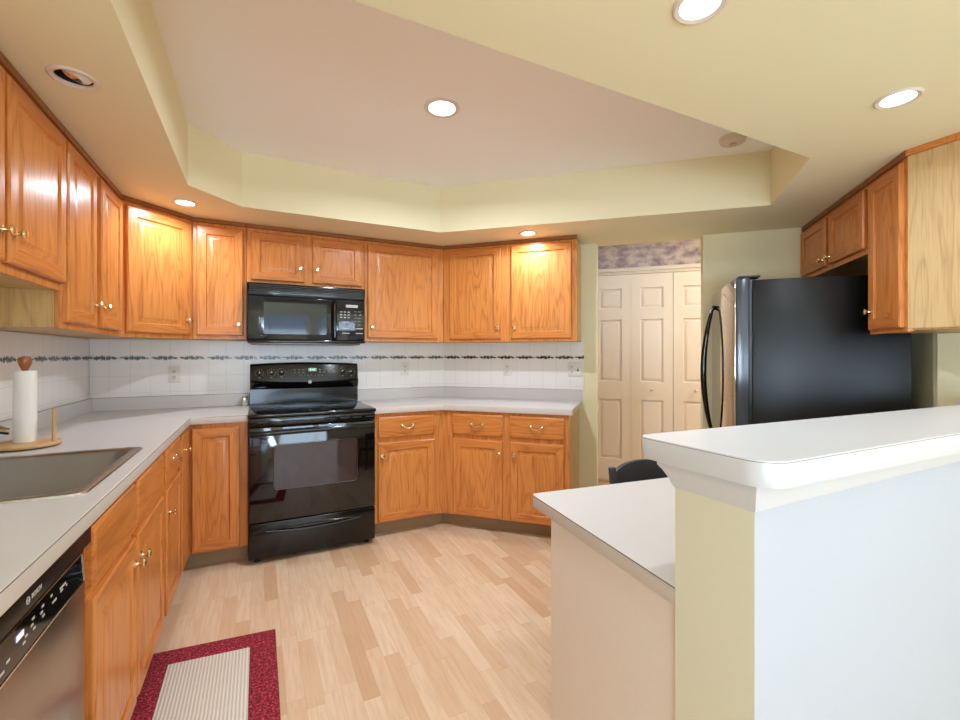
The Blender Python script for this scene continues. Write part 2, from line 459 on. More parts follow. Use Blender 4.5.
# rear wall with the broad dining windows
WX = [(0.42, 1.98), (2.12, 3.66)]; WZ = (0.35, 2.15)
m = MB()
m.box(-WT, XR+WT, YR-WT, YR, 0, WZ[0], PAINT); m.box(-WT, XR+WT, YR-WT, YR, WZ[1], 2.62, PAINT)
m.box(-WT, WX[0][0], YR-WT, YR, *WZ, PAINT); m.box(WX[0][1], WX[1][0], YR-WT, YR, *WZ, PAINT); m.box(WX[1][1], XR+WT, YR-WT, YR, *WZ, PAINT)
struct(m.build('wall_rear'))
def window(name, x0, x1, z0, z1, y, loc=(0,0,0), rz=0):
    m = MB(); f = 0.05
    m.box(x0, x0+f, y-0.08, y-0.02, z0, z1, WHITE_TRIM); m.box(x1-f, x1, y-0.08, y-0.02, z0, z1, WHITE_TRIM)
    m.box(x0+f, x1-f, y-0.08, y-0.02, z0, z0+f, WHITE_TRIM); m.box(x0+f, x1-f, y-0.08, y-0.02, z1-f, z1, WHITE_TRIM)
    o = struct(m.build(name, None, loc, rz))
    m = MB(); w = (x1-x0-2*f)
    for k in range(1, 4): xx = x0+f+w*k/4; m.box(xx-0.009, xx+0.009, y-0.07, y-0.04, z0+f, z1-f, WHITE_TRIM)
    for k in range(1, 5): zz = z0+f+(z1-z0-2*f)*k/5; m.box(x0+f, x1-f, y-0.068, y-0.042, zz-0.009, zz+0.009, WHITE_TRIM)
    m.build('muntin', o)
    m = MB(); m.box(x0+f, x1-f, y-0.058, y-0.052, z0+f, z1-f, GLASSMAT); m.build('pane', o)
    return o
window('window_1', *WX[0], *WZ, YR); window('window_2', *WX[1], *WZ, YR)
window('window_3', -0.8, 0.8, 0.55, 2.05, 0.0, (0, -2.3, 0), PI/2)  # added unseen window that frames the side fill light

# tray ceiling and soffit
TR = [(0.662, 1.034), (0.662, 2.668), (0.905, 2.930), (2.184, 2.930), (3.735, 1.498), (3.245, 1.034)]
def tray_poly(): return TR
CANS = [(0.462, 1.754, ZS, 'off'), (0.608, 2.998, ZS, 'on'), (2.765, 2.659, ZS, 'on'), (2.005, 0.653, ZS, 'on'), (2.992, 0.629, ZS, 'on'), (1.809, 1.945, ZC, 'on')]
RC = {ZS: 0.066, ZC: 0.088}
outer = [(-0.02, 0.0), (XR+0.03, 0.0), (XR+0.03, p4[1]), (p3[0]+0.03, p3[1]), third(UE, -0.05), third(0, -0.05), (-0.02, L+0.03)]
outer = [(-0.02, 0.0), (XR+0.03, 0.0), (XR+0.03, p4[1]), (p3[0]+0.05, p3[1]), third(2.6,-0.11), third(0,-0.11), (-0.02, L+0.05)]
holes = [TR] + [circ(x, y, RC[z]*0.80) for x, y, z, s_ in CANS if z == ZS]
me = curve_fill([outer]+holes, ZS)
o = struct(from_mesh('ceiling_soffit', me, [PAINT]))
m = MB()
n = len(TR)
for i in range(n):
    a, b = TR[i], TR[(i+1)%n]
    m.quad([(a[0],a[1],ZS),(b[0],b[1],ZS),(b[0],b[1],ZC),(a[0],a[1],ZC)], PAINT)
struct(m.build('trim_1', smooth=0))
big = [(x+(x-2.0)*0.04, y+(y-1.9)*0.04) for x, y in TR]
me = curve_fill([big]+[circ(x, y, RC[z]*0.80) for x, y, z, s_ in CANS if z == ZC], ZC)
struct(from_mesh('ceiling', me, [CEILW]))
# dining ceiling, its drop to the soffit, and the hall ceiling
m = MB(); m.box(-0.05, XR+0.05, YR-0.05, 0.0, 2.60, 2.64, CEILW); m.box(-0.05, XR+0.05, 0.0, 0.03, ZS+0.001, 2.64, PAINT); struct(m.build('ceiling_dining'))
KH = K+1.38
def hall(u, w): # hall frame: u along the angled wall, w behind it
    return third(u, -w)
WH = (KH-K)*R2
m = MB(); m.prism([hall(0.2,0.11), hall(UE+0.6,0.11), hall(UE+0.6,WH+0.1), hall(0.2,WH+0.1)], 2.50, 2.54, CEILW); struct(m.build('ceiling_hall'))
m = MB(); m.prism([hall(0.2,WH+0.03), hall(UE+0.6,WH+0.03), hall(UE+0.6,WH+0.12), hall(0.2,WH+0.12)], 0, 2.5, PAINT); struct(m.build('wall_hall'))
m = MB(); m.prism([hall(0.2,0.11), hall(0.3,0.11), hall(0.3,WH+0.03), hall(0.2,WH+0.03)], 0, 2.5, PAINT); struct(m.build('wall_hall_end'))
m = MB(); m.prism([hall(UE+0.5,0.0), hall(UE+0.6,0.0), hall(UE+0.6,WH+0.03), hall(UE+0.5,WH+0.03)], 0, 2.5, PAINT); struct(m.build('wall_hall_far'))
m = MB(); m.prism([hall(UE,0.0), hall(UE+0.5,0.0), hall(UE+0.5,0.11), hall(UE,0.11)], 0, 2.5, PAINT); struct(m.build('wall_hall_near'))
# wallpaper band and casing over the closet (hall frame: origin on the wall, local x along, -y towards the kitchen)
HO = hall(0, WH+0.03)
HR = -PI/4
m = MB(); m.box(0.35, UE+0.45, -0.004, 0.0, 2.150, 2.499, WALLPAPER); struct(m.build('trim_2', None, (*HO,0), HR))
m = MB(); m.box(0.35, UE+0.45, -0.02, -0.001, 2.085, 2.145, WHITE_TRIM, 0.003); m.box(0.35, UE+0.45, -0.034, -0.001, 2.112, 2.150, WHITE_TRIM, 0.006)
struct(m.build('trim_3', None, (*HO,0), HR))

# ------------------------------------------------------------------ closet doors in the hall (bifold leaves)
def door_leaf_mb(u0, u1, z0, z1):
    m = MB(); y0 = -0.030
    pan = [(0.245, 0.84), (1.02, 1.635), (1.745, 1.945)]
    xa, xb = u0+0.085, u1-0.085
    m.box(u0, u1, -0.012, 0.0, z0, z1, DOORW)
    zs = [z0]+[z for p in pan for z in p]+[z1]
    m.box(u0, xa, y0, -0.012, z0, z1, DOORW); m.box(xb, u1, y0, -0.012, z0, z1, DOORW)
    for k in range(0, len(zs), 2): m.box(xa, xb, y0, -0.012, zs[k], zs[k+1], DOORW)
    for za, zb in pan:
        m.rings(xa, xb, za, zb, [(0.0, y0+0.0005), (0.003, y0+0.015), (0.012, y0+0.016), (0.034, y0+0.003), (0.036, y0+0.003)], (DOORW, DOORW, DOORW), False)
    return m
def bifold(name, leaves, knob_leaf):
    e = bpy.data.objects.new(name, None); COL.objects.link(e); e.location = (*HO, 0); e.rotation_euler = (0,0,HR); e['kind'] = 'structure'
    for a, b in leaves: door_leaf_mb(a, b, 0.03, 2.078).build('door_leaf', e)
    a, b = leaves[knob_leaf]; m = MB()
    m.lathe([(0.0,0.030),(0.008,0.030),(0.007,0.045),(0.013,0.055),(0.016,0.064),(0.010,0.073),(0.0,0.075)], WHITE_TRIM, ((a+b)/2, 0, 0.945), '-y', 14)
    m.build('knob', e)
bifold('door_1', [(1.203, 1.587), (1.590, 1.971)], 1)
bifold('door_2', [(1.976, 2.357), (2.360, 2.744)], 0)

# ------------------------------------------------------------------ tile backsplash (structure), one panel per wall
def backsplash(name, loc, rz, x0, x1):
    m = MB(); m.box(x0, x1, -0.009, -0.0005, 0.90, ZB-0.0005 , TILE)
    return struct(m.build(name, None, loc, rz))
backsplash('backsplash_left', (0,0,0), PI/2, 0.6, L-0.001)
backsplash('backsplash_back', (0,L,0), 0, 0.011, B-0.004)
backsplash('backsplash_corner', (B,L,0), -PI/4, 0.004, 1.228)

# ------------------------------------------------------------------ cabinet pieces
def door_mb(x0, x1, z0, z1, y, fw=0.056):
    m = MB()
    m.rings(x0, x1, z0, z1, [(0.0, y), (0.0, y-0.014), (0.006, y-0.020), (fw-0.003, y-0.020), (fw+0.002, y-0.0105), (fw+0.010, y-0.0095), (fw+0.032, y-0.0185), (fw+0.034, y-0.0185)],
            (OAK_V, OAK_H, OAK_V))
    return m
def drawer_mb(x0, x1, z0, z1, y):
    m = MB()
    m.rings(x0, x1, z0, z1, [(0.0, y), (0.0, y-0.012), (0.005, y-0.017), (0.012, y-0.020), (0.013, y-0.020)], (OAK_H, OAK_H, OAK_H))
    return m
def knob(x, z, y, parent):
    m = MB()
    m.lathe([(0.0,0.0),(0.012,0.0),(0.012,0.002),(0.007,0.004),(0.0055,0.010),(0.008,0.016),(0.0145,0.020),(0.0155,0.024),(0.012,0.029),(0.0,0.031)], BRASS, (x, y-0.020, z), '-y', 16)
    return m.build('knob', parent)
def pull(x, z, y, parent):
    m = MB(); y0 = y-0.020
    for s in (-1, 1):
        m.lathe([(0.0,0.0),(0.011,0.0),(0.010,0.003),(0.006,0.006),(0.006,0.020),(0.008,0.024),(0.0,0.027)], BRASS, (x+s*0.040, y0, z+0.006), '-y', 12)
    pts = [(x+0.040*t, y0-0.022-0.004*(1-t*t), z+0.006-0.020*(1-t*t)**0.9) for t in [k/7-1 for k in range(15)]]
    m.tube(pts, [0.0034+0.0016*(1-abs(k/7-1)) for k in range(15)], BRASS, 8)
    m.lathe([(0.0,-0.012),(0.004,-0.010),(0.006,0.0),(0.004,0.010),(0.0,0.012)], BRASS, (x, y0-0.026, z-0.014), 'x', 10)
    return m.build('pull', parent)
def upper(label, loc, rz, x0, x1, z0, doors, z1=2.150, depth=UD, poly=None, fx=None, side_mat=OAK_SIDE, cat='cabinet'):
    """doors: (xa, xb, za, zb, knob x, knob z); local x along the wall, -y out of it"""
    t = thing('upper_cabinet', label, cat, loc, rz, 'oak upper cabinets')
    m = MB()
    if poly: m.prism(poly, z0+0.004, z1, side_mat)
    else: m.box(x0, x1, -depth+0.02, -0.010, z0+0.004, z1, side_mat)
    m.build('carcass', t)
    a, b = fx if fx else (x0, x1)
    m = MB(); m.box(a, b, -depth, -depth+0.0199, z0, z1, OAK_V, 0.0015, 1); m.build('face_frame', t)
    m = MB(); m.box(a, b, -depth-0.012, -depth+0.012, z1+0.0005, 2.1765, OAK_DARK, 0.002, 1); m.build('top_trim', t)
    for xa, xb, za, zb, kx, kz in doors:
        d = door_mb(xa, xb, za, zb, -depth-0.0002).build('door', t)
        if kx is not None: knob(kx, kz, -depth, d)
    return t

# upper cabinets: left wall (local x = world y)
LW = ((0,0,0), PI/2)
t = upper('short oak upper cabinet with two doors over the steel sink', *LW, 1.24, 2.166, 1.530,
      [(1.268, 1.690, 1.560, 2.130, 1.668, 1.650), (1.716, 2.160, 1.560, 2.130, 1.742, 1.655)])
t = upper('oak upper cabinet with two narrow doors beside the diagonal corner cabinet', *LW, 2.168, L-0.612, ZB,
      [(2.185, 2.528, 1.413, 2.130, 2.500, 1.512), (2.600, 2.962, 1.413, 2.130, 2.628, 1.512)])
# diagonal corner cabinet: frame at the left end of its face
dc = (UD+0.0007, L-0.61); DF = 0.305*math.sqrt(2)
t = thing('upper_cabinet', 'diagonal corner oak upper cabinet with one broad sunlit door', 'cabinet', (*dc, 0), PI/4, 'oak upper cabinets')
t['label'] = 'diagonal corner oak upper cabinet with one broad pale lit door'
def tolocal(p, o, a):
    dx, dy = p[0]-o[0], p[1]-o[1]; return (dx*math.cos(a)+dy*math.sin(a), -dx*math.sin(a)+dy*math.cos(a))
m = MB(); P5 = [tolocal(p, dc, PI/4) for p in ((UD-0.014, L-0.608), (0.010, L-0.608), (0.010, L-0.010), (0.608, L-0.010), (0.608, L-UD+0.014))]
m.prism(P5, ZB+0.004, 2.150, OAK_SIDE); m.build('carcass', t)
m = MB(); m.box(0.0, DF, -0.0003, 0.0195, ZB, 2.150, OAK_V); m.build('face_frame', t)
m = MB(); m.box(0.006, DF-0.006, -0.012, 0.012, 2.1505, 2.1765, OAK_DARK); m.build('top_trim', t)
d = door_mb(0.022, DF-0.022, 1.412, 2.128, -0.0005).build('door', t); knob(DF-0.048, 1.500, 0.0, d)
# back wall
BW = ((0,L,0), 0.0)
upper('narrow oak upper cabinet with one door left of the black microwave', *BW, 0.613, 0.921, ZB, [(0.634, 0.902, 1.412, 2.128, 0.874, 1.490)])
upper('short oak upper cabinet with two doors above the black microwave', *BW, 0.923, 1.711, 1.770, [(0.948, 1.286, 1.797, 2.122, 1.258, 1.893), (1.342, 1.694, 1.797, 2.122, 1.372, 1.895)])
FB = B-UD*math.tan(PI/8)
upper('oak upper cabinet with one wide door right of the black microwave', *BW, 1.713, FB, ZB, [(1.735, 2.304, 1.412, 2.128, 1.767, 1.495)],
      poly=[(1.713,-0.010),(1.713,-UD+0.02),(FB,-UD+0.02),(B-0.010,-0.010)])
# angled wall
TW = ((B,L,0), -PI/4)
fb3 = UD*math.tan(PI/8)
upper('oak upper cabinet with two doors at the end of the angled wall', *TW, fb3, 1.207, ZB, [(0.185, 0.618, 1.410, 2.130, 0.592, 1.494), (0.704, 1.168, 1.410, 2.130, 0.730, 1.492)],
      poly=[(fb3+0.002,-UD+0.02),(1.207,-UD+0.02),(1.207,-0.010),(0.014,-0.010)], fx=(fb3+0.001, 1.207))
# right wall, above and beside the refrigerator: face line from f0 (far) to f1 (near)
f0, f1 = (4.430, 1.692), (3.537, 0.801)
FL = math.hypot(f0[0]-f1[0], f0[1]-f1[1]); RW = ((*f0, 0), -3*PI/4)
SPL = 0.938
def rl(p): return tolocal(p, f0, -3*PI/4)
t = thing('upper_cabinet', 'short oak upper cabinet with two doors above the black refrigerator', 'cabinet', *RW, 'oak upper cabinets')
m = MB(); m.prism([(0.0,0.02),(SPL-0.002,0.02),(SPL-0.002,0.312),(0.0,0.312)], 1.804, 2.150, OAK_SIDE); m.build('carcass', t)
m = MB(); m.box(0.0, SPL-0.002, 0.0, 0.0198, 1.800, 2.150, OAK_V); m.build('face_frame', t)
m = MB(); m.box(0.0, SPL-0.002, -0.012, 0.012, 2.1505, 2.1765, OAK_DARK); m.build('top_trim', t)
for a, b, kx in ((0.022, 0.440, 0.412), (0.486, 0.912, 0.512)):
    d = door_mb(a, b, 1.828, 2.130, -0.0002).build('door', t); knob(kx, 1.870, 0.0, d)
t = thing('upper_cabinet', 'oak upper cabinet with one door and a broad pale end panel', 'cabinet', *RW, 'oak upper cabinets')
pe = (3.505, 0.30)
m = MB(); m.prism([(SPL,0.02)]+[rl(p) for p in ((f1[0]+0.014, f1[1]-0.004), (pe[0]+0.016, pe[1]), (XR-0.004, pe[1]), (XR-0.004, p4[1]-0.006))]+[(SPL, 0.316)], ZB+0.004, 2.150, OAK_SIDE); m.build('carcass', t)
m = MB(); m.box(SPL, FL, 0.0, 0.0195, ZB, 2.150, OAK_V); m.build('face_frame', t)
e1, e2 = rl((f1[0]+0.0005, f1[1]-0.001)), rl(pe); e3, e4 = rl((pe[0]+0.015, pe[1])), rl((f1[0]+0.0145, f1[1]-0.001))
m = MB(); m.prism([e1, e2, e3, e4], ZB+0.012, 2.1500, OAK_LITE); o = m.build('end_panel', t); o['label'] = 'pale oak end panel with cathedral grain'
m = MB(); m.box(SPL, FL+0.006, -0.012, 0.012, 2.1505, 2.1765, OAK_DARK)
g1, g2 = rl((f1[0]-0.012, f1[1]+0.002)), rl((pe[0]-0.012, pe[1]))
m.prism([g1, g2, rl((pe[0]+0.008, pe[1])), rl((f1[0]+0.008, f1[1]-0.006))], 2.1505, 2.1764, OAK_H); m.build('top_trim', t)
d = door_mb(SPL+0.022, FL-0.024, 1.405, 2.132, -0.0002).build('door', t); knob(SPL+0.046, 1.497, 0.0, d)

# ------------------------------------------------------------------ base cabinets
def base(label, loc, rz, x0, x1, poly, kick, doors=(), drawers=(), fx=None, fd=BD, top=ZT-0.042):
    t = thing('base_cabinet', label, 'cabinet', loc, rz, 'oak base cabinets')
    m = MB(); m.prism(poly, 0.102, top, OAK_SIDE); m.build('carcass', t)
    a, b = fx if fx else (x0, x1)
    m = MB(); m.box(a, b, -fd, -fd+0.0198, 0.102, ZT-0.042, OAK_V); m.build('face_frame', t)
    m = MB(); m.prism(kick, 0.0, 0.1015, TOE); m.build('toe_kick', t)
    for xa, xb, za, zb, kx, kz in doors:
        d = door_mb(xa, xb, za, zb, -fd-0.0002).build('door', t)
        if kx is not None: knob(kx, kz, -fd, d)
    for xa, xb, za, zb, p in drawers:
        d = drawer_mb(xa, xb, za, zb, -fd-0.0002).build('drawer_front', t)
        if p: pull((xa+xb)/2, (za+zb)/2+0.004, -fd, d)
    return t
KD = 0.535
def rect(x0, x1, d): return [(x0,-0.010),(x0,-d),(x1,-d),(x1,-0.010)]
base('oak sink base cabinet with two doors under plain drawer fronts', *LW, 1.296, 2.252, rect(1.296,2.252,BD-0.02), rect(1.297,2.251,KD),
     [(1.312,1.737,0.115,0.672,1.712,0.590),(1.765,2.222,0.115,0.672,1.790,0.590)], [(1.312,1.737,0.700,0.852,False),(1.765,2.222,0.700,0.852,False)], top=0.715)
base('narrow oak base cabinet with one drawer and door near the corner', *LW, 2.254, 2.718, rect(2.254,2.718,BD-0.02), rect(2.255,2.717,KD),
     [(2.292,2.690,0.115,0.672,2.325,0.570)], [(2.292,2.690,0.700,0.852,True)])
# corner base: L shaped, folding door with a narrow leaf on the left run
t = base('oak corner base cabinet with folding door between sink run and stove', (0,L,0), 0.0, 0.632, 0.934,
     [(0.010,-0.010),(0.010,-0.890),(BD-0.02,-0.890),(BD-0.02,-BD+0.02),(0.934,-BD+0.02),(0.934,-0.010)],
     [(0.011,-0.010),(0.011,-0.890),(KD,-0.890),(KD,-KD),(0.933,-KD),(0.933,-0.010)],
     [(0.641,0.892,0.112,0.846,None,0)], fx=(BD+0.0005, 0.934))
m = MB(); m.box(BD-0.0198, BD, -0.890, -BD-0.0205, 0.102, ZT-0.042, OAK_V); m.build('face_frame', t)
m = MB(); m.box(BD+0.0002, BD+0.020, -0.878, -BD-0.0215, 0.112, 0.846, OAK_V, 0.003, 1); d = m.build('door', t)
m = MB(); m.lathe([(0.0,0.0),(0.012,0.0),(0.012,0.002),(0.007,0.004),(0.0055,0.010),(0.008,0.016),(0.0145,0.020),(0.0155,0.024),(0.012,0.029),(0.0,0.031)], BRASS, (BD+0.020, -0.79, 0.757), 'x', 16); m.build('knob', d)
# right of the stove
FBb = B-BD*math.tan(PI/8); fb4 = BD*math.tan(PI/8); kb = KD*math.tan(PI/8)
base('oak base cabinet with one drawer and door right of the black stove', *BW, 1.716, FBb, [(1.716,-0.010),(1.716,-BD+0.02),(FBb-0.002,-BD+0.02),(B-0.014,-0.010)],
     [(1.717,-0.010),(1.717,-KD),(B-kb-0.001,-KD),(B-0.014,-0.010)], [(1.742,2.160,0.110,0.664,1.770,0.574)], [(1.742,2.160,0.698,0.846,True)], fx=(1.716, FBb-0.0005))
base('oak base cabinet with two drawers over two doors on the angled wall', *TW, fb4, 1.190, [(fb4+0.002,-BD+0.02),(1.190,-BD+0.02),(1.190,-0.010),(0.014,-0.010)],
     [(kb+0.001,-KD),(1.189,-KD),(1.189,-0.010),(0.014,-0.010)], [(0.342,0.720,0.108,0.664,0.692,0.576),(0.776,1.156,0.108,0.664,0.806,0.580)],
     [(0.338,0.722,0.698,0.850,True),(0.774,1.160,0.698,0.850,True)], fx=(fb4+0.0005, 1.190))

# ------------------------------------------------------------------ countertops
def seam(parent, pts, z):
    m = MB(); m.tube([(x, y, z) for x, y in pts], 0.0013, SEAM, 6); return m.build('edge_seam', parent)
CB = B-CD*math.tan(PI/8)
SX0, SX1, SY0, SY1 = 0.085, 0.588, 1.392, 2.066
t = thing('countertop', 'long white countertop with the steel sink set into it', 'countertop', (0,0,0))
TH = 0.019
poly = [(0.010,0.62),(CD,0.62),(CD,L-CD),(0.933,L-CD),(0.933,L-0.010),(0.010,L-0.010)]
me = curve_fill([poly, [(SX0+0.02,SY0+0.02),(SX1-0.02,SY0+0.02),(SX1-0.02,SY1-0.02),(SX0+0.02,SY1-0.02)]], ZT-TH-0.001, TH, 0.0015)
from_mesh('worktop', me, [LAM, LAM_EDGE], t)
m = MB(); m.box(0.0095, 0.028, 0.62, L-0.010, ZT, 1.0, LAM, 0.002, 1); m.box(0.028, 0.933, L-0.028, L-0.0095, ZT, 1.0, LAM, 0.002, 1); m.build('upstand', t)
m = MB(); m.tube([(0.019,0.62,1.0005),(0.019,L-0.019,1.0005),(0.933,L-0.019,1.0005)], 0.0016, SEAM, 6); m.build('caulk_line', t)
seam(t, [(CD+0.0012,0.62),(CD+0.0012,L-CD-0.0012),(0.933,L-CD-0.0012)], ZT-0.0025)
t = thing('countertop', 'short white countertop bending along the angled wall', 'countertop', (0,0,0))
poly = [(1.714,L-0.010),(1.714,L-CD),(CB,L-CD),third(1.212,CD),third(1.212,0.010),(B-0.004,L-0.010)]
from_mesh('worktop', curve_fill([poly], ZT-TH-0.001, TH, 0.0015), [LAM, LAM_EDGE], t)
m = MB(); m.prism([(1.714,L-0.0095),(1.714,L-0.028),(B-0.012,L-0.028),third(1.212,0.028),third(1.212,0.0095),(B-0.004,L-0.0095)][:3]+[(B-0.004,L-0.0095)], ZT, 1.0, LAM)
m.prism([(B-0.012,L-0.028),third(1.212,0.028),third(1.212,0.0095),(B-0.004,L-0.0095)], ZT, 1.0, LAM); m.build('upstand', t)
m = MB(); m.tube([(1.714,L-0.019,1.0005),(B-0.008,L-0.019,1.0005),(*third(1.212,0.019),1.0005)], 0.0016, SEAM, 6); m.build('caulk_line', t)
# sink
t = thing('kitchen_sink', 'stainless steel drop-in sink in the left countertop', 'sink', (0,0,0))
def rr(ins, r): return rounded([(SX0+ins,SY0+ins),(SX1-ins,SY0+ins),(SX1-ins,SY1-ins),(SX0+ins,SY1-ins)], [r]*4, 6)
def loft(loops, mat, cap=False):
    m = MB(); i = m.mi(mat); rows = [[m.bm.verts.new((x,y,z)) for x,y in lp] for lp, z in loops]
    for a, b in zip(rows, rows[1:]):
        k = len(a)
        for j in range(k):
            f = m.bm.faces.new([a[j], a[(j+1)%k], b[(j+1)%k], b[j]]); f.material_index = i
    if cap: f = m.bm.faces.new(rows[-1]); f.material_index = i
    return m
loft([(rr(0.0,0.03), ZT+0.0005), (rr(0.002,0.03), ZT+0.006), (rr(0.012,0.03), ZT+0.008), (rr(0.030,0.045), ZT+0.006), (rr(0.034,0.05), ZT+0.001)], STEEL).build('rim', t)
loft([(rr(0.034,0.05), ZT+0.001), (rr(0.040,0.055), ZT-0.02), (rr(0.052,0.06), ZT-0.15), (rr(0.075,0.06), ZT-0.178), (rr(0.12,0.05), ZT-0.185)], SINK_SS, True).build('basin', t)
m = MB(); m.lathe([(0.0,0.003),(0.03,0.003),(0.042,0.004),(0.045,0.0005)], CHROME, (0.33,1.73,ZT-0.185), 'z', 20); m.build('drain', t)

# ------------------------------------------------------------------ dishwasher (left run frame: local x = world y)
t = thing('dishwasher', 'stainless dishwasher with black control strip under the left countertop', 'dishwasher', *LW)
D0, D1 = 0.692, 1.292
m = MB(); m.box(D0, D1, -0.575, -0.02, 0.10, 0.868, BLACK_M); m.build('body', t)
m = MB(); m.box(D0+0.01, D1-0.01, -0.53, -0.05, 0.0, 0.0995, BLACK_M); m.build('toe_kick', t)
m = MB(); m.box(D0+0.004, D1-0.024, -0.622, -0.576, 0.105, 0.757, STEEL, 0.004); o = m.build('door', t); o['label'] = 'brushed stainless door panel'
m = MB(); m.box(D0+0.004, D1-0.004, -0.628, -0.576, 0.824, 0.866, BLACK_F, 0.002)
m.box(D0+0.004, D1-0.004, -0.605, -0.576, 0.759, 0.8235, BLACK_M); fas = m.build('fascia', t)
m = MB()
m.faces([(D0+0.006,-0.6255,0.823),(D1-0.045,-0.6255,0.823),(D1-0.075,-0.630,0.821),(D0+0.006,-0.630,0.821),(D0+0.006,-0.6055,0.760),(D1-0.045,-0.6055,0.760),(D1-0.075,-0.634,0.762),(D0+0.006,-0.634,0.762)],
        [(0,1,2,3),(3,2,6,7),(7,6,5,4),(1,5,6,2),(0,3,7,4)], GLASS_B)
cp = m.build('control_panel', t, smooth=0)
m = MB(); m.box(D0+0.006, D1-0.075, -0.6355, -0.6335, 0.7600, 0.7630, CHROME); m.tube([(D1-0.075,-0.6308,0.821),(D1-0.075,-0.6348,0.762)], 0.0012, CHROME, 6); m.build('trim_strip', cp)
m = MB()
for k, (xx, zz, w) in enumerate([(1.10,0.806,0.030),(1.118,0.800,0.006),(1.092,0.800,0.012),(1.045,0.812,0.008),(1.055,0.797,0.020),(1.005,0.812,0.010),(0.998,0.803,0.010),(1.004,0.794,0.010),
        (0.965,0.810,0.010),(0.958,0.801,0.010),(0.965,0.792,0.010),(0.935,0.795,0.010),(0.925,0.788,0.010),(0.87,0.790,0.012),(0.85,0.782,0.014),(0.83,0.790,0.012),(0.81,0.784,0.014),(0.79,0.790,0.012),(0.76,0.784,0.014)]):
    zz -= 0.004; yy = -0.630-(0.821-zz)/0.059*0.004-0.0006
    m.box(xx-w/2, xx+w/2, yy, yy+0.0004, zz-0.0022, zz+0.0022, MARK)
m.build('button_print', cp)
BLUE = emit('display_blue', (0.35,0.45,1.0,1), 0.35)
m = MB(); m.box(0.900, 0.926, -0.6326, -0.6316, 0.798, 0.808, BLUE); m.build('display', cp)
# maker's mark: a ring emblem and lettering on the black fascia
m = MB(); m.tube([(0.953+0.0062*math.cos(a), -0.6285, 0.8445+0.0062*math.sin(a)) for a in [2*PI*k/24 for k in range(24)]], 0.0008, MARK, 6, True)
m.box(0.949, 0.9502, -0.6288, -0.6281, 0.8405, 0.8485, MARK); m.box(0.9558, 0.957, -0.6288, -0.6281, 0.8405, 0.8485, MARK); m.box(0.9502, 0.9558, -0.6288, -0.6281, 0.8439, 0.8451, MARK)
m.build('emblem', fas)
text_mesh('lettering', 'BOSCH', 0.0125, MARK, fas, Matrix.Translation((0.988,-0.6284,0.8445)) @ Matrix.Rotation(PI/2, 4, 'X'))

# ------------------------------------------------------------------ stove (range), frame at the wall, local x = world x
t = thing('kitchen_range', 'black freestanding stove with glass oven door', 'stove', (0,L,0), 0.0)
A0, A1 = 0.937, 1.709
RY = -0.683
m = MB(); m.box(A0, A1, RY+0.030, -0.012, 0.03, 0.895, BLACK_M, 0.003); m.build('body', t)
m = MB()
m.box(A0-0.002, A1+0.002, RY-0.018, -0.012, 0.897, 0.921, BLACK, 0.007, 3); m.build('cooktop', t)
m = MB()
for cx, cy, r in ((1.13,-0.45,0.105),(1.52,-0.45,0.085),(1.13,-0.20,0.08),(1.52,-0.20,0.10)):
    m.tube([(cx+r*math.cos(2*PI*k/36), cy+r*math.sin(2*PI*k/36), 0.9212) for k in range(36)], 0.0006, SLOT, 4, True)
m.build('burner_print', t)
# backguard: lower riser and a bowed control panel leaning back
m = MB()
N = 14
def bow(u): return 0.012*(1-(2*u-1)**2)
prof = [(-0.085, 0.9215), (-0.080, 1.030), (-0.098, 1.062), (-0.104, 1.085), (-0.094, 1.098), (-0.072, 1.200), (-0.058, 1.214), (-0.014, 1.214), (-0.014, 0.9215)]
rows = []
for k in range(N+1):
    u = k/N; x = A0+0.002+(A1-A0-0.004)*u
    rows.append([m.bm.verts.new((x, y-(bow(u)*0.6 if 0 < j < 7 else 0), z+(bow(u) if j in (5,6,7) else (-bow(u)*1.6 if j in (2,3,4) else 0)))) for j, (y, z) in enumerate(prof)])
i = m.mi(BLACK)
for a, b in zip(rows, rows[1:]):
    for j in range(len(prof)):
        k = (j+1) % len(prof); f = m.bm.faces.new([a[j], a[k], b[k], b[j]]); f.material_index = i
for r in (rows[0], rows[-1]): f = m.bm.faces.new(r); f.material_index = i
bg_ = m.build('backguard', t, smooth=25)
def gy(z): return -0.094-0.0075+(z-1.098)/0.102*0.022-0.0012   # front face of the leaning control panel
for kx, kz in ((1.000,1.150),(1.080,1.152),(1.148,1.154),(1.590,1.154),(1.655,1.152)):
    m = MB(); m.lathe([(0.0,-0.004),(0.019,-0.004),(0.019,0.0025),(0.017,0.0035),(0.0,0.0036)], BLACK, (kx, gy(kz), kz), '-y', 20)
    m.box(kx-0.002, kx+0.002, gy(kz)-0.0046, gy(kz)-0.0030, kz, kz+0.014, MARK); d = m.build('dial', t)
    m = MB()
    for q in range(9):
        a = PI*(-0.2+1.4*q/8); px, pz = kx+0.027*math.cos(a), kz+0.027*math.sin(a)
        m.box(px-0.0018, px+0.0018, gy(pz)-0.001, gy(pz)+0.004, pz-0.0018, pz+0.0018, MARK)
    m.box(kx-0.007, kx+0.007, gy(kz-0.034)-0.001, gy(kz-0.034)+0.004, kz-0.036, kz-0.033, MARK)
    m.build('dial_print', d)
m = MB()
for kx in (1.238,1.268,1.298,1.418,1.446):
    for kz in (1.150,1.170): m.box(kx-0.006, kx+0.006, gy(kz)-0.002, gy(kz)+0.003, kz-0.003, kz+0.003, MARK)
for k in range(7): kx = 1.28+k*0.026; m.box(kx-0.004, kx+0.004, gy(1.128)-0.002, gy(1.128)+0.003, 1.1255, 1.1300, MARK)
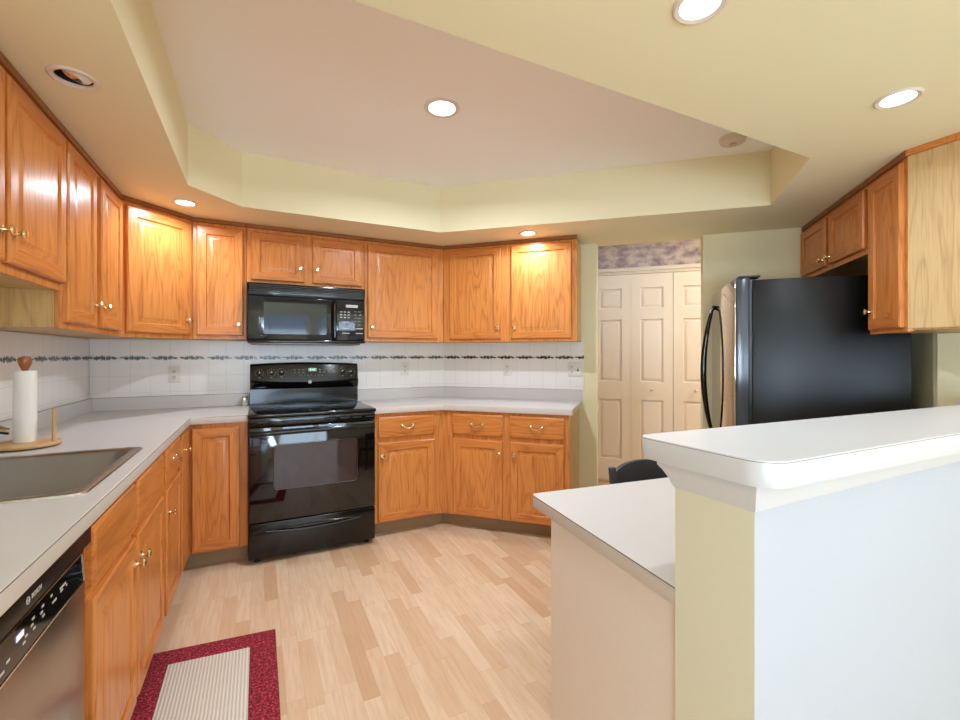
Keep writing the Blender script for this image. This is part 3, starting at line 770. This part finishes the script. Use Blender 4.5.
for k in range(3): m.box(1.500, 1.535, gy(1.15+k*0.012)-0.002, gy(1.15)+0.003, 1.149+k*0.012, 1.1505+k*0.012, MARK)
m.build('touch_print', t)
m = MB(); m.box(1.335, 1.395, gy(1.170)-0.0012, gy(1.170)+0.004, 1.158, 1.183, GLASS_B); d = m.build('clock_display', t)
seg = {'a':(0,1,1,1),'b':(1,.5,1,1),'c':(1,0,1,.5),'d':(0,0,1,0),'e':(0,0,0,.5),'f':(0,.5,0,1),'g':(0,.5,1,.5)}
m = MB()
for x0, ss in ((1.345,'abcdg'),(1.362,'fgbc'),(1.375,'abged')):
    for s in ss:
        xa, za, xb, zb = seg[s]; w = 0.0075; h = 0.014
        m.box(x0+xa*w-0.0007, x0+xb*w+0.0007, gy(1.170)-0.0022, gy(1.170)-0.001, 1.163+za*h-0.0007, 1.163+zb*h+0.0007, GREEN)
m.build('clock_digit', d)
# round script emblem under the clock
m = MB(); m.lathe([(0.0,0.0),(0.013,0.0),(0.013,0.002),(0.0,0.0022)], MARK, (1.345, -0.1115, 1.078), '-y', 20); eb = m.build('emblem', t)
# oven door with window and handle
m = MB(); m.box(A0+0.004, A1-0.004, RY-0.010, RY+0.029, 0.256, 0.838, GLASS_B, 0.006, 3); od = m.build('oven_door', t)
m = MB(); WX0, WX1, WZ0, WZ1 = 1.082, 1.582, 0.452, 0.724
m.prism([(x, y) for x, y in rounded([(WX0,WZ0),(WX1,WZ0),(WX1,WZ1),(WX0,WZ1)], [0.02]*4, 4)], 0, 0.001, OVEN_WIN)
for v in m.bm.verts: v.co = Vector((v.co.x, RY-0.0102-v.co.z, v.co.y))
m.build('oven_window', od)
m = MB(); m.tube([(x, RY-0.0115, z) for x, z in rounded([(WX0-.004,WZ0-.004),(WX1+.004,WZ0-.004),(WX1+.004,WZ1+.004),(WX0-.004,WZ1+.004)], [0.024]*4, 4)], 0.0014, STEEL_DARK, 6, True); m.build('window_border', od)
m = MB(); pts = [(A0+0.016+(A1-A0-0.032)*k/16, RY-0.030-0.020*(1-(k/8-1)**4), 0.800+0.010*(1-(k/8-1)**2)) for k in range(17)]
pts = [(pts[0][0], RY-0.008, 0.800)]+pts+[(pts[-1][0], RY-0.008, 0.800)]
m.tube(pts, 0.014, BLACK, 10, flat=(0.8,1.2)); m.build('handle', od)
m = MB(); m.box(A0+0.004, A1-0.004, RY-0.004, RY+0.029, 0.842, 0.894, BLACK, 0.003)
for k in range(9): x = A0+0.05+k*0.082; m.box(x, x+0.055, RY-0.0055, RY-0.0035, 0.862, 0.872, BLACK_M)
m.build('vent_strip', t)
# storage drawer with a long lens-shaped pull
m = MB(); m.box(A0+0.004, A1-0.004, RY-0.006, RY+0.029, 0.035, 0.250, BLACK, 0.005, 3); dr = m.build('drawer', t)
m = MB(); pts = []; cx = (A0+A1)/2; hw = 0.285
for k in range(17): u = k/8-1; pts.append((cx+hw*u, RY-0.008-0.010*(1-u*u), 0.198-0.014*(1-u*u)))
m.tube(pts, 0.007, BLACK, 8); pts2 = [(x, RY-0.007, 0.198+0.012*(1-((x-cx)/hw)**2)) for x, y, z in pts]; m.tube(pts2, 0.003, BLACK, 6); m.build('handle', dr)
for x in (A0+0.05, A1-0.05):
    m = MB(); m.lathe([(0.0,0.0),(0.018,0.0),(0.018,0.006),(0.010,0.010),(0.010,0.032),(0.0,0.032)], BLACK_M, (x, RY+0.06, 0), 'z', 12); m.build('foot', t)
    m = MB(); m.lathe([(0.0,0.0),(0.018,0.0),(0.018,0.006),(0.010,0.010),(0.010,0.032),(0.0,0.032)], BLACK_M, (x, -0.08, 0), 'z', 12); m.build('foot', t)

# ------------------------------------------------------------------ microwave hung under the short cabinet
t = thing('microwave', 'black microwave hung over the stove', 'microwave', (0,L,0), 0.0)
M0, M1 = 0.926, 1.698; MY = -0.385
m = MB(); m.box(M0, M1, MY, -0.012, 1.368, 1.768, BLACK_M, 0.003); m.build('body', t)
m = MB(); m.box(M0, M1, MY-0.020, MY-0.0005, 1.682, 1.767, BLACK, 0.004)
for k in range(6): m.box(M0+0.012, M1-0.012, MY-0.0245, MY-0.0195, 1.692+k*0.0115, 1.698+k*0.0115, BLACK_M)
m.build('vent_grille', t)
m = MB(); m.box(M0+0.002, 1.490, MY-0.024, MY-0.0005, 1.388, 1.678, MICRO_G, 0.005, 3); md = m.build('door', t)
m = MB(); m.box(M0+0.10, 1.425, MY-0.0252, MY-0.0235, 1.425, 1.640, MICRO_G); m.build('door_window', md)
m = MB(); m.tube([(1.478,MY-0.020,1.660),(1.478,MY-0.048,1.645),(1.478,MY-0.052,1.53),(1.478,MY-0.048,1.410),(1.478,MY-0.020,1.395)], 0.013, BLACK, 10, flat=(0.9,1)); m.build('handle', md)
m = MB(); m.box(1.493, M1-0.002, MY-0.022, MY-0.0005, 1.388, 1.678, MICRO_G, 0.004); cp = m.build('control_panel', t)
m = MB(); m.box(1.560, 1.645, MY-0.0235, MY-0.0215, 1.626, 1.646, MARK); m.build('display', cp)
m = MB()
for r in range(3):
    for c in range(3): m.box(1.520+c*0.026, 1.534+c*0.026, MY-0.0232, MY-0.0215, 1.590-r*0.020, 1.596-r*0.020, MARK)
for r in range(5):
    for c in range(2): m.box(1.618+c*0.030, 1.636+c*0.030, MY-0.0232, MY-0.0215, 1.596-r*0.024, 1.600-r*0.024, STEEL_DARK)
for x, z, w in ((1.535,1.520,0.05),(1.535,1.475,0.04),(1.535,1.440,0.05),(1.63,1.475,0.05),(1.63,1.440,0.05)): m.box(x, x+w, MY-0.0232, MY-0.0215, z-0.003, z+0.003, MARK)
m.build('keypad_print', cp)
m = MB(); m.box(M0, M1, MY-0.024, MY-0.0005, 1.368, 1.385, BLACK, 0.003); m.build('bottom_rail', t)
m = MB(); m.box(M0+0.02, M1-0.03, MY+0.02, -0.06, 1.356, 1.3675, STEEL_DARK, 0.002); m.build('underside_filter', t)

# ------------------------------------------------------------------ refrigerator: frame at its near front corner, local x along the front (far to near = +x), -y out of the front
fc = (3.421, 1.512)
t = thing('refrigerator', 'black refrigerator with stainless front below the short cabinet', 'refrigerator', (*fc,0), -3*PI/4)
FW, FD = 0.76, 0.80
def fx(x): return x-FW     # local x runs 0 (near corner) back to -FW (far corner)
m = MB(); m.box(-FW, 0.0, 0.088, FD, 0.03, 1.705, FRIDGE_SIDE, 0.004); m.build('body', t)
m = MB(); m.box(-FW+0.01, -0.008, 0.074, 0.0875, 0.06, 1.70, BLACK_M); m.build('gasket', t)
for z0, z1 in ((0.62, 1.72), (0.05, 0.61)):
    m = MB(); m.box(-FW, 0.0, 0.006, 0.0735, z0, z1, FRIDGE_EDGE, 0.008, 3); d = m.build('door', t); 
    m = MB(); m.box(-FW+0.004, -0.004, -0.001, 0.0055, z0+0.006, z1-0.006, FRIDGE_SS, 0.002); d2 = m.build('door_skin', d); d2['label'] = 'shiny stainless door front'
    if z0 > 0.5:
        m = MB(); pts = []
        for k in range(25):
            u = k/24; pts.append((-0.655, -0.004-0.066*math.sin(PI*u)**0.8 if 0 < u < 1 else -0.001, 0.70+0.93*u))
        m.tube(pts, [0.010+0.010*math.sin(PI*k/24) for k in range(25)], BLACK, 10, flat=(1.0, 0.8)); m.build('handle', d)
    else:
        m = MB(); m.tube([(-FW+0.08, -0.002, 0.54), (-FW+0.10, -0.05, 0.54), (-0.10, -0.05, 0.54), (-0.08, -0.002, 0.54)], 0.012, BLACK, 8); m.build('handle', d)
m = MB(); m.box(-0.10, -0.01, 0.02, 0.13, 1.7205, 1.731, BLACK_M, 0.004); m.build('hinge_cover', t)
m = MB(); m.box(-0.60, -0.16, 0.10, 0.30, 1.7055, 1.712, BLACK_M, 0.003); m.build('top_cap', t)
for x in (-FW+0.06, -0.06):
    for y in (0.14, FD-0.06):
        m = MB(); m.lathe([(0.0,0.0),(0.02,0.0),(0.02,0.012),(0.012,0.016),(0.012,0.031),(0.0,0.031)], BLACK_M, (x,y,0), 'z', 12); m.build('foot', t)

# ------------------------------------------------------------------ half wall with the raised bar, and the desk behind it
PX = 1.835
PY0, PY1 = 0.407, 0.586
m = MB()
m.prism([(PX,PY0),(XR-0.001,PY0),(XR-0.001,PY1),(PX,PY1)], 0.0, 0.988, PAINT_PALE)
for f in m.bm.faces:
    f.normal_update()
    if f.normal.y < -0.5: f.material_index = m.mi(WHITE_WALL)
struct(m.build('wall_bar'))
t = thing('bar_counter', 'raised white bar counter with rounded corner on the half wall', 'counter', (0,0,0))
BZ = 1.090
bp = [(1.809,0.360),(2.546,0.346),(XR-0.004,0.325),(XR-0.004,0.575),(3.411,0.604),(1.809,0.674)]
bpr = rounded(bp, [0.055,0,0,0,0,0.03], 8)
from_mesh('top', curve_fill([bpr], BZ-0.024-0.001, 0.024, 0.001), [LAM_BAR, LAM_BAR], t)
seam(t, [(x, y) for x, y in [(bpr[0][0]+0.0,bpr[0][1])] if False] or [bpr[k] for k in range(-9, 0)]+[bpr[k] for k in range(0, 10)]+[(XR-0.004, 0.392)], BZ-0.0035)
# apron: coved collar around the top of the half wall
lv = [(0.000, 0.986), (0.003, 0.990), (0.007, 1.004), (0.015, 1.020), (0.022, 1.030), (0.022, 1.0405)]
m = MB(); i = m.mi(LAM_BAR); rows = []
for e, z in lv:
    sy = 0.45*e; rows.append([m.bm.verts.new(p) for p in ((XR-0.004,PY0-0.002-sy,z),(PX-0.001-0.55*e,PY0-0.002-sy,z),(PX-0.001-0.55*e,PY1+0.002+1.7*e,z),(XR-0.004,PY1+0.002+0.6*e if False else PY1+0.002+0.2*e,z))])
for a, b in zip(rows, rows[1:]):
    for j in range(3): f = m.bm.faces.new([a[j],a[j+1],b[j+1],b[j]]); f.material_index = i
# close it underneath and inside
inn = [m.bm.verts.new(p) for p in ((XR-0.004,PY0+0.01,1.0405),(PX+0.01,PY0+0.01,1.0405),(PX+0.01,PY1-0.01,1.0405),(XR-0.004,PY1-0.01,1.0405))]
for j in range(3): f = m.bm.faces.new([rows[-1][j],rows[-1][j+1],inn[j+1],inn[j]]); f.material_index = i
inb = [m.bm.verts.new((v.co.x, v.co.y, 0.9885)) for v in inn]
for j in range(3): f = m.bm.faces.new([inn[j],inn[j+1],inb[j+1],inb[j]]); f.material_index = i
m.build('apron', t)
t = thing('desk', 'low white built-in desk beside the raised bar', 'desk', (0,0,0))
DZ = 0.760
dp = [(1.8375,0.5885),(XR-0.3,0.5885),(XR-0.3,1.12),(2.531,1.236),(1.9165,1.302)]
from_mesh('desk_top', curve_fill([rounded(dp, [0,0,0,0,0.02])], DZ-0.021-0.001, 0.021, 0.001), [LAM, LAM_EDGE], t)
seam(t, [(1.8367,0.589),(1.9148,1.290)], DZ-0.003)
m = MB(); m.prism([(1.845,0.589),(1.909,1.165),(1.934,1.163),(1.870,0.589)], 0.0, DZ-0.0435, LAM_PANEL); o = m.build('side_panel', t); o['label'] = 'beige laminate side panel'
m = MB(); m.box(XR-0.33, XR-0.305, 0.589, 1.10, 0.0, DZ-0.0435, LAM_PANEL); m.build('side_panel', t)
m = MB(); m.box(1.94, XR-0.34, 0.590, 0.61, 0.30, DZ-0.0435, LAM_PANEL); m.build('back_panel', t)

# desk chair, its curved crest rail showing behind the desk
t = thing('desk_chair', 'black wooden chair tucked behind the low white desk', 'chair', (2.555, 1.215, 0), 0.0)
m = MB(); m.prism(rounded([(-0.19,-0.20),(0.19,-0.20),(0.17,0.16),(-0.17,0.16)], [0.05]*4, 4), 0.425, 0.455, CHAIR_M, 0.006); m.build('seat', t)
for sx in (-1, 1):
    m = MB(); m.tube([(sx*0.155,-0.16,0.424),(sx*0.185,-0.18,0.0)], [0.019,0.013], CHAIR_M, 10); m.build('leg', t)
    m = MB(); m.tube([(sx*0.155,0.13,0.0),(sx*0.15,0.135,0.43),(sx*0.176,0.158,0.79)], [0.014,0.019,0.0165], CHAIR_M, 12); m.build('rear_post', t)
    m = MB(); m.tube([(sx*0.172,-0.17,0.18),(sx*0.152,0.132,0.18)], 0.009, CHAIR_M, 8); m.build('stretcher', t)
m = MB(); i = m.mi(CHAIR_M); rows = []
for k in range(17):
    u = k/8-1; x = 0.162*u; y = 0.160+0.018*(1-u*u); top = 0.770+0.032*(1-u*u)**0.8 if abs(u) < 1 else 0.770
    rows.append([m.bm.verts.new(p) for p in ((x,y-0.010,0.66),(x,y+0.010,0.66),(x,y+0.010,top),(x,y-0.010,top))])
for a, b in zip(rows, rows[1:]):
    for j in range(4): f = m.bm.faces.new([a[j],a[(j+1)%4],b[(j+1)%4],b[j]]); f.material_index = i
for r in (rows[0], rows[-1]): f = m.bm.faces.new(r); f.material_index = i
m.build('crest_rail', t)
for k in range(4):
    x = -0.09+0.06*k; m = MB(); m.tube([(x*0.9,0.135,0.452),(x,0.165+0.012*(1-(x/0.17)**2),0.662)], 0.008, CHAIR_M, 8); m.build('spindle', t)

# ------------------------------------------------------------------ rug (frame at its far right corner, turned slightly)
t = thing('rug', 'red bordered rug with ribbed cream centre on the wood floor', 'rug', (0.812,2.184,0), 0.0)
RWD, RLN = 0.50, 0.84
def rugbox(m, x0, x1, y0, y1, mat): m.box(x0, x1, y0, y1, 0.001, 0.010, mat, 0.003, 2)
def skew(m):
    for v in m.bm.verts: v.co.y -= 0.085*v.co.x
    return m
m = MB(); hw = RWD/2; bw = 0.10
rugbox(m, -hw, hw, -bw, 0, RUG_RED); rugbox(m, -hw, hw, -RLN, -RLN+bw, RUG_RED); rugbox(m, -hw, -hw+bw, -RLN+bw, -bw, RUG_RED); rugbox(m, hw-bw, hw, -RLN+bw, -bw, RUG_RED)
o = skew(m).build('border', t); o['label'] = 'woven red border'
m = MB(); rugbox(m, -hw+bw, hw-bw, -RLN+bw, -bw, RUG_CREAM); o = skew(m).build('field', t); o['label'] = 'ribbed cream centre'
m = MB(); w = 0.004
m.tube([(-hw,0,0.006),(hw,0,0.006),(hw,-RLN,0.006),(-hw,-RLN,0.006)], 0.004, RUG_RED, 6, True); skew(m).build('binding', t)

# ------------------------------------------------------------------ paper towel holder, roll, shaker, spout
tx, ty = 0.160, 2.285
t = thing('paper_towel_holder', 'wooden paper towel holder with brown knob on the left countertop', 'holder', (tx,ty,ZT+0.0005))
m = MB(); m.lathe([(0.0,0.004),(0.100,0.004),(0.108,0.007),(0.110,0.013),(0.108,0.018),(0.100,0.021),(0.0,0.021)], BAMBOO, (0,0,0), 'z', 40)
for a in range(3): m.lathe([(0.0,0.0),(0.012,0.0),(0.012,0.0039),(0.0,0.0039)], SLOT, (0.08*math.cos(a*2.09),0.08*math.sin(a*2.09),0), 'z', 10)
m.build('base', t)
m = MB(); m.lathe([(0.0,0.0215),(0.009,0.0215),(0.009,0.305),(0.0,0.305)], BAMBOO, (0,0,0), 'z', 14); m.build('rod', t)
m = MB(); m.lathe([(0.0,0.3055),(0.010,0.3055),(0.010,0.310),(0.013,0.315),(0.019,0.330),(0.0215,0.345),(0.018,0.357),(0.009,0.362),(0.0,0.361)], FINIAL, (0,0,0), 'z', 20); m.build('finial', t)
m = MB(); m.tube([(0.093,-0.016,0.0215),(0.093,-0.016,0.150)], [0.0075,0.0065], BAMBOO, 10); m.build('arm', t)
t = thing('paper_towel_roll', 'white paper towel roll standing on its wooden holder', 'paper towel', (tx,ty,ZT+0.0225))
m = MB(); m.lathe([(0.014,0.0),(0.0345,0.0),(0.035,0.002),(0.035,0.281),(0.0345,0.283),(0.014,0.283)], PAPER, (0,0,0), 'z', 40); m.build('paper', t)
m = MB(); m.lathe([(0.011,0.001),(0.0138,0.001),(0.0138,0.278),(0.011,0.278),(0.011,0.001)], BAMBOO, (0,0,0), 'z', 24); m.build('core', t)
t = thing('salt_shaker', 'small glass shaker with steel lid beside the black stove', 'shaker', (0.902,3.535,ZT+0.0005))
m = MB(); m.lathe([(0.0,0.0),(0.021,0.0),(0.022,0.004),(0.019,0.045),(0.0,0.045)], plain('shaker_glass',(190,186,180),0.15,spec=0.8), (0,0,0), 'z', 18); m.build('jar', t)
m = MB(); m.lathe([(0.0,0.0455),(0.020,0.0455),(0.0205,0.060),(0.016,0.068),(0.0,0.070)], CHROME, (0,0,0), 'z', 18); m.build('lid', t)
t = thing('faucet', 'chrome faucet spout tip reaching in beside the paper towel roll', 'faucet', (0.055,2.10,ZT+0.0005))
m = MB(); m.lathe([(0.0,0.0),(0.022,0.0),(0.022,0.006),(0.012,0.012),(0.011,0.105),(0.0,0.108)], CHROME, (0,0,0), 'z', 16); m.build('base', t)
m = MB(); m.tube([(0.0,0.0,0.098),(0.04,0.006,0.106),(0.085,0.010,0.104),(0.125,0.012,0.092)], [0.012,0.013,0.014,0.010], CHROME, 12, flat=(1.3,0.9)); d = m.build('spout', t)
m = MB(); m.tube([(0.03,0.004,0.0925),(0.085,0.009,0.0895),(0.122,0.012,0.081)], [0.005,0.006,0.006], BLACK_M, 8); m.build('nozzle_pad', d)

# ------------------------------------------------------------------ outlets
def outlet(label, loc, rz, x, z, gang=1, kinds=('outlet',)):
    t = thing('wall_outlet', label, 'outlet', loc, rz, 'white wall outlets')
    w = 0.035 if gang == 1 else 0.058
    m = MB(); m.box(x-w, x+w, -0.0145, -0.0095, z-0.057, z+0.057, PLASTIC_W, 0.002); m.build('cover_plate', t)
    for g, kd in enumerate(kinds):
        xx = x if gang == 1 else x-0.023+0.046*g
        if kd == 'outlet':
            for dz in (-0.020, 0.020):
                m = MB(); m.lathe([(0.0,0.0145),(0.0155,0.0145),(0.015,0.017),(0.0,0.0172)], PLASTIC_W, (xx,0,z+dz), '-y', 16)
                for s, h in ((-0.006,0.005),(0.006,0.004)): m.box(xx+s-0.0022, xx+s+0.0022, -0.0178, -0.0170, z+dz+0.003-h, z+dz+0.003+h, SLOT)
                m.box(xx-0.0032, xx+0.0032, -0.0178, -0.0170, z+dz-0.0105, z+dz-0.006, SLOT)
                m.build('receptacle', t)
        else:
            m = MB(); m.box(xx-0.006, xx+0.006, -0.0152, -0.0146, z-0.013, z+0.013, SLOT); m.box(xx-0.0045, xx+0.0045, -0.024, -0.0153, z+0.001, z+0.010, PLASTIC_W, 0.001); m.build('switch_toggle', t)
    return t
outlet('white outlet on the tile left of the black stove', *BW, 0.470, 1.148)
outlet('white outlet on the tile right of the black stove', *BW, 2.118, 1.165)
outlet('white outlet on the angled wall tile under the upper cabinets', *TW, 0.592, 1.165)
outlet('double white wall plate with outlet and switch at the tile end', *TW, 1.158, 1.165, 2, ('outlet', 'switch'))
t = outlet('white double plate on the right wall just above the bar', (XR,0,0), -PI/2, -0.740, 1.015, 2, ('outlet', 'outlet'))

# ------------------------------------------------------------------ recessed ceiling lights and smoke detector
can_labels = ['unlit eyeball ceiling light above the left cabinets', 'small lit ceiling light above the diagonal corner cabinet',
              'small lit ceiling light above the angled wall cabinets', 'lit ceiling light cut off by the top edge of the picture',
              'lit ceiling light in the soffit near the right cabinets', 'lit ceiling light in the middle of the raised pale ceiling']
def can_light(x, y, z, state, label, watt):
    t = thing('ceiling_light', label, 'light', (x,y,z), 0.0, 'recessed ceiling lights')
    R = RC[z]; r = R*0.80
    m = MB(); m.lathe([(r-0.003,0.004),(r-0.004,-0.004),(R-0.006,-0.007),(R,-0.003),(R,-0.0006),(r,-0.0006)], RINGW, (0,0,0), 'z', 36); m.build('trim_ring', t)
    m = MB(); m.lathe([(r-0.002,0.001),(r*0.94,0.05),(r*0.80,0.10),(0.0,0.10)], REFL if state == 'on' else SLOT, (0,0,0), 'z', 32); m.build('reflector', t)
    if state == 'on':
        m = MB(); m.lathe([(0.0,0.012),(r*0.5,0.014),(r*0.84,0.024),(r*0.86,0.030),(0.0,0.032)], LENS, (0,0,0), 'z', 28); m.build('lamp', t)
        l = bpy.data.lights.new('lamp_light', 'AREA'); l.shape = 'DISK'; l.size = r*1.6; l.energy = watt; l.color = WARM; l.spread = math.radians(165)
        o = bpy.data.objects.new('lamp_light', l); COL.objects.link(o); o.location = (0,0,-0.010); o.parent = t
    else:
        m = MB(); rr_ = r*0.80; prof = [(0.0,-0.006)]
        for k in range(1, 9): a = PI/2*k/8; prof.append((rr_*math.sin(a), 0.020-0.026*math.cos(a)))
        m.lathe([(rr_*0.55,-0.001)]+prof[4:]+[(rr_,0.06),(0,0.06)], RINGW, (0,0,0), 'z', 28); d = m.build('eyeball', t); d.rotation_euler = (0, 0.35, 0)
        m = MB(); m.lathe([(0.0,0.004),(rr_*0.5,0.004),(rr_*0.52,0.010),(0,0.010)], CHROME, (0,0,0), 'z', 20); m.build('lamp', t)
    return t
WATT = [0, 2.6, 2.6, 1.7, 1.7, 12]
for (x, y, z, s), lb, w in zip(CANS, can_labels, WATT): can_light(x, y, z, s, lb, w)
t = thing('smoke_detector', 'round off-white smoke detector on the raised ceiling', 'smoke detector', (3.385,1.50,ZC))
m = MB(); m.lathe([(0.0,-0.036),(0.045,-0.036),(0.060,-0.030),(0.068,-0.014),(0.070,-0.0008),(0.0,-0.0008)], plain('detector_plastic',(214,200,184),0.5), (0,0,0), 'z', 32); m.build('housing', t)
m = MB(); m.lathe([(0.0,-0.041),(0.018,-0.041),(0.020,-0.0365),(0.0,-0.0365)], plain('detector_button',(190,176,160),0.5), (0,0,0), 'z', 18); m.build('test_button', t)
# unseen lamp added in the hall to light and rake the closet doors
hx, hy = hall(3.0, 0.36)
t = thing('hall_fill_light', 'added unseen fill lamp on the hall ceiling by the closet', 'light', (hx,hy,2.50))
m = MB(); m.lathe([(0.0,-0.085),(0.06,-0.08),(0.11,-0.055),(0.13,-0.0205)], LENS, (0,0,0), 'z', 28); m.build('shade', t)
m = MB(); m.lathe([(0.0,-0.001),(0.14,-0.001),(0.14,-0.020),(0.0,-0.020)], RINGW, (0,0,0), 'z', 28); m.build('base', t)
l = bpy.data.lights.new('hall_fill_area', 'AREA'); l.shape = 'DISK'; l.size = 0.24; l.energy = 8; l.color = (0.94,0.95,1.0)
o = bpy.data.objects.new('hall_fill_area', l); COL.objects.link(o); o.location = (0,0,-0.095); o.parent = t
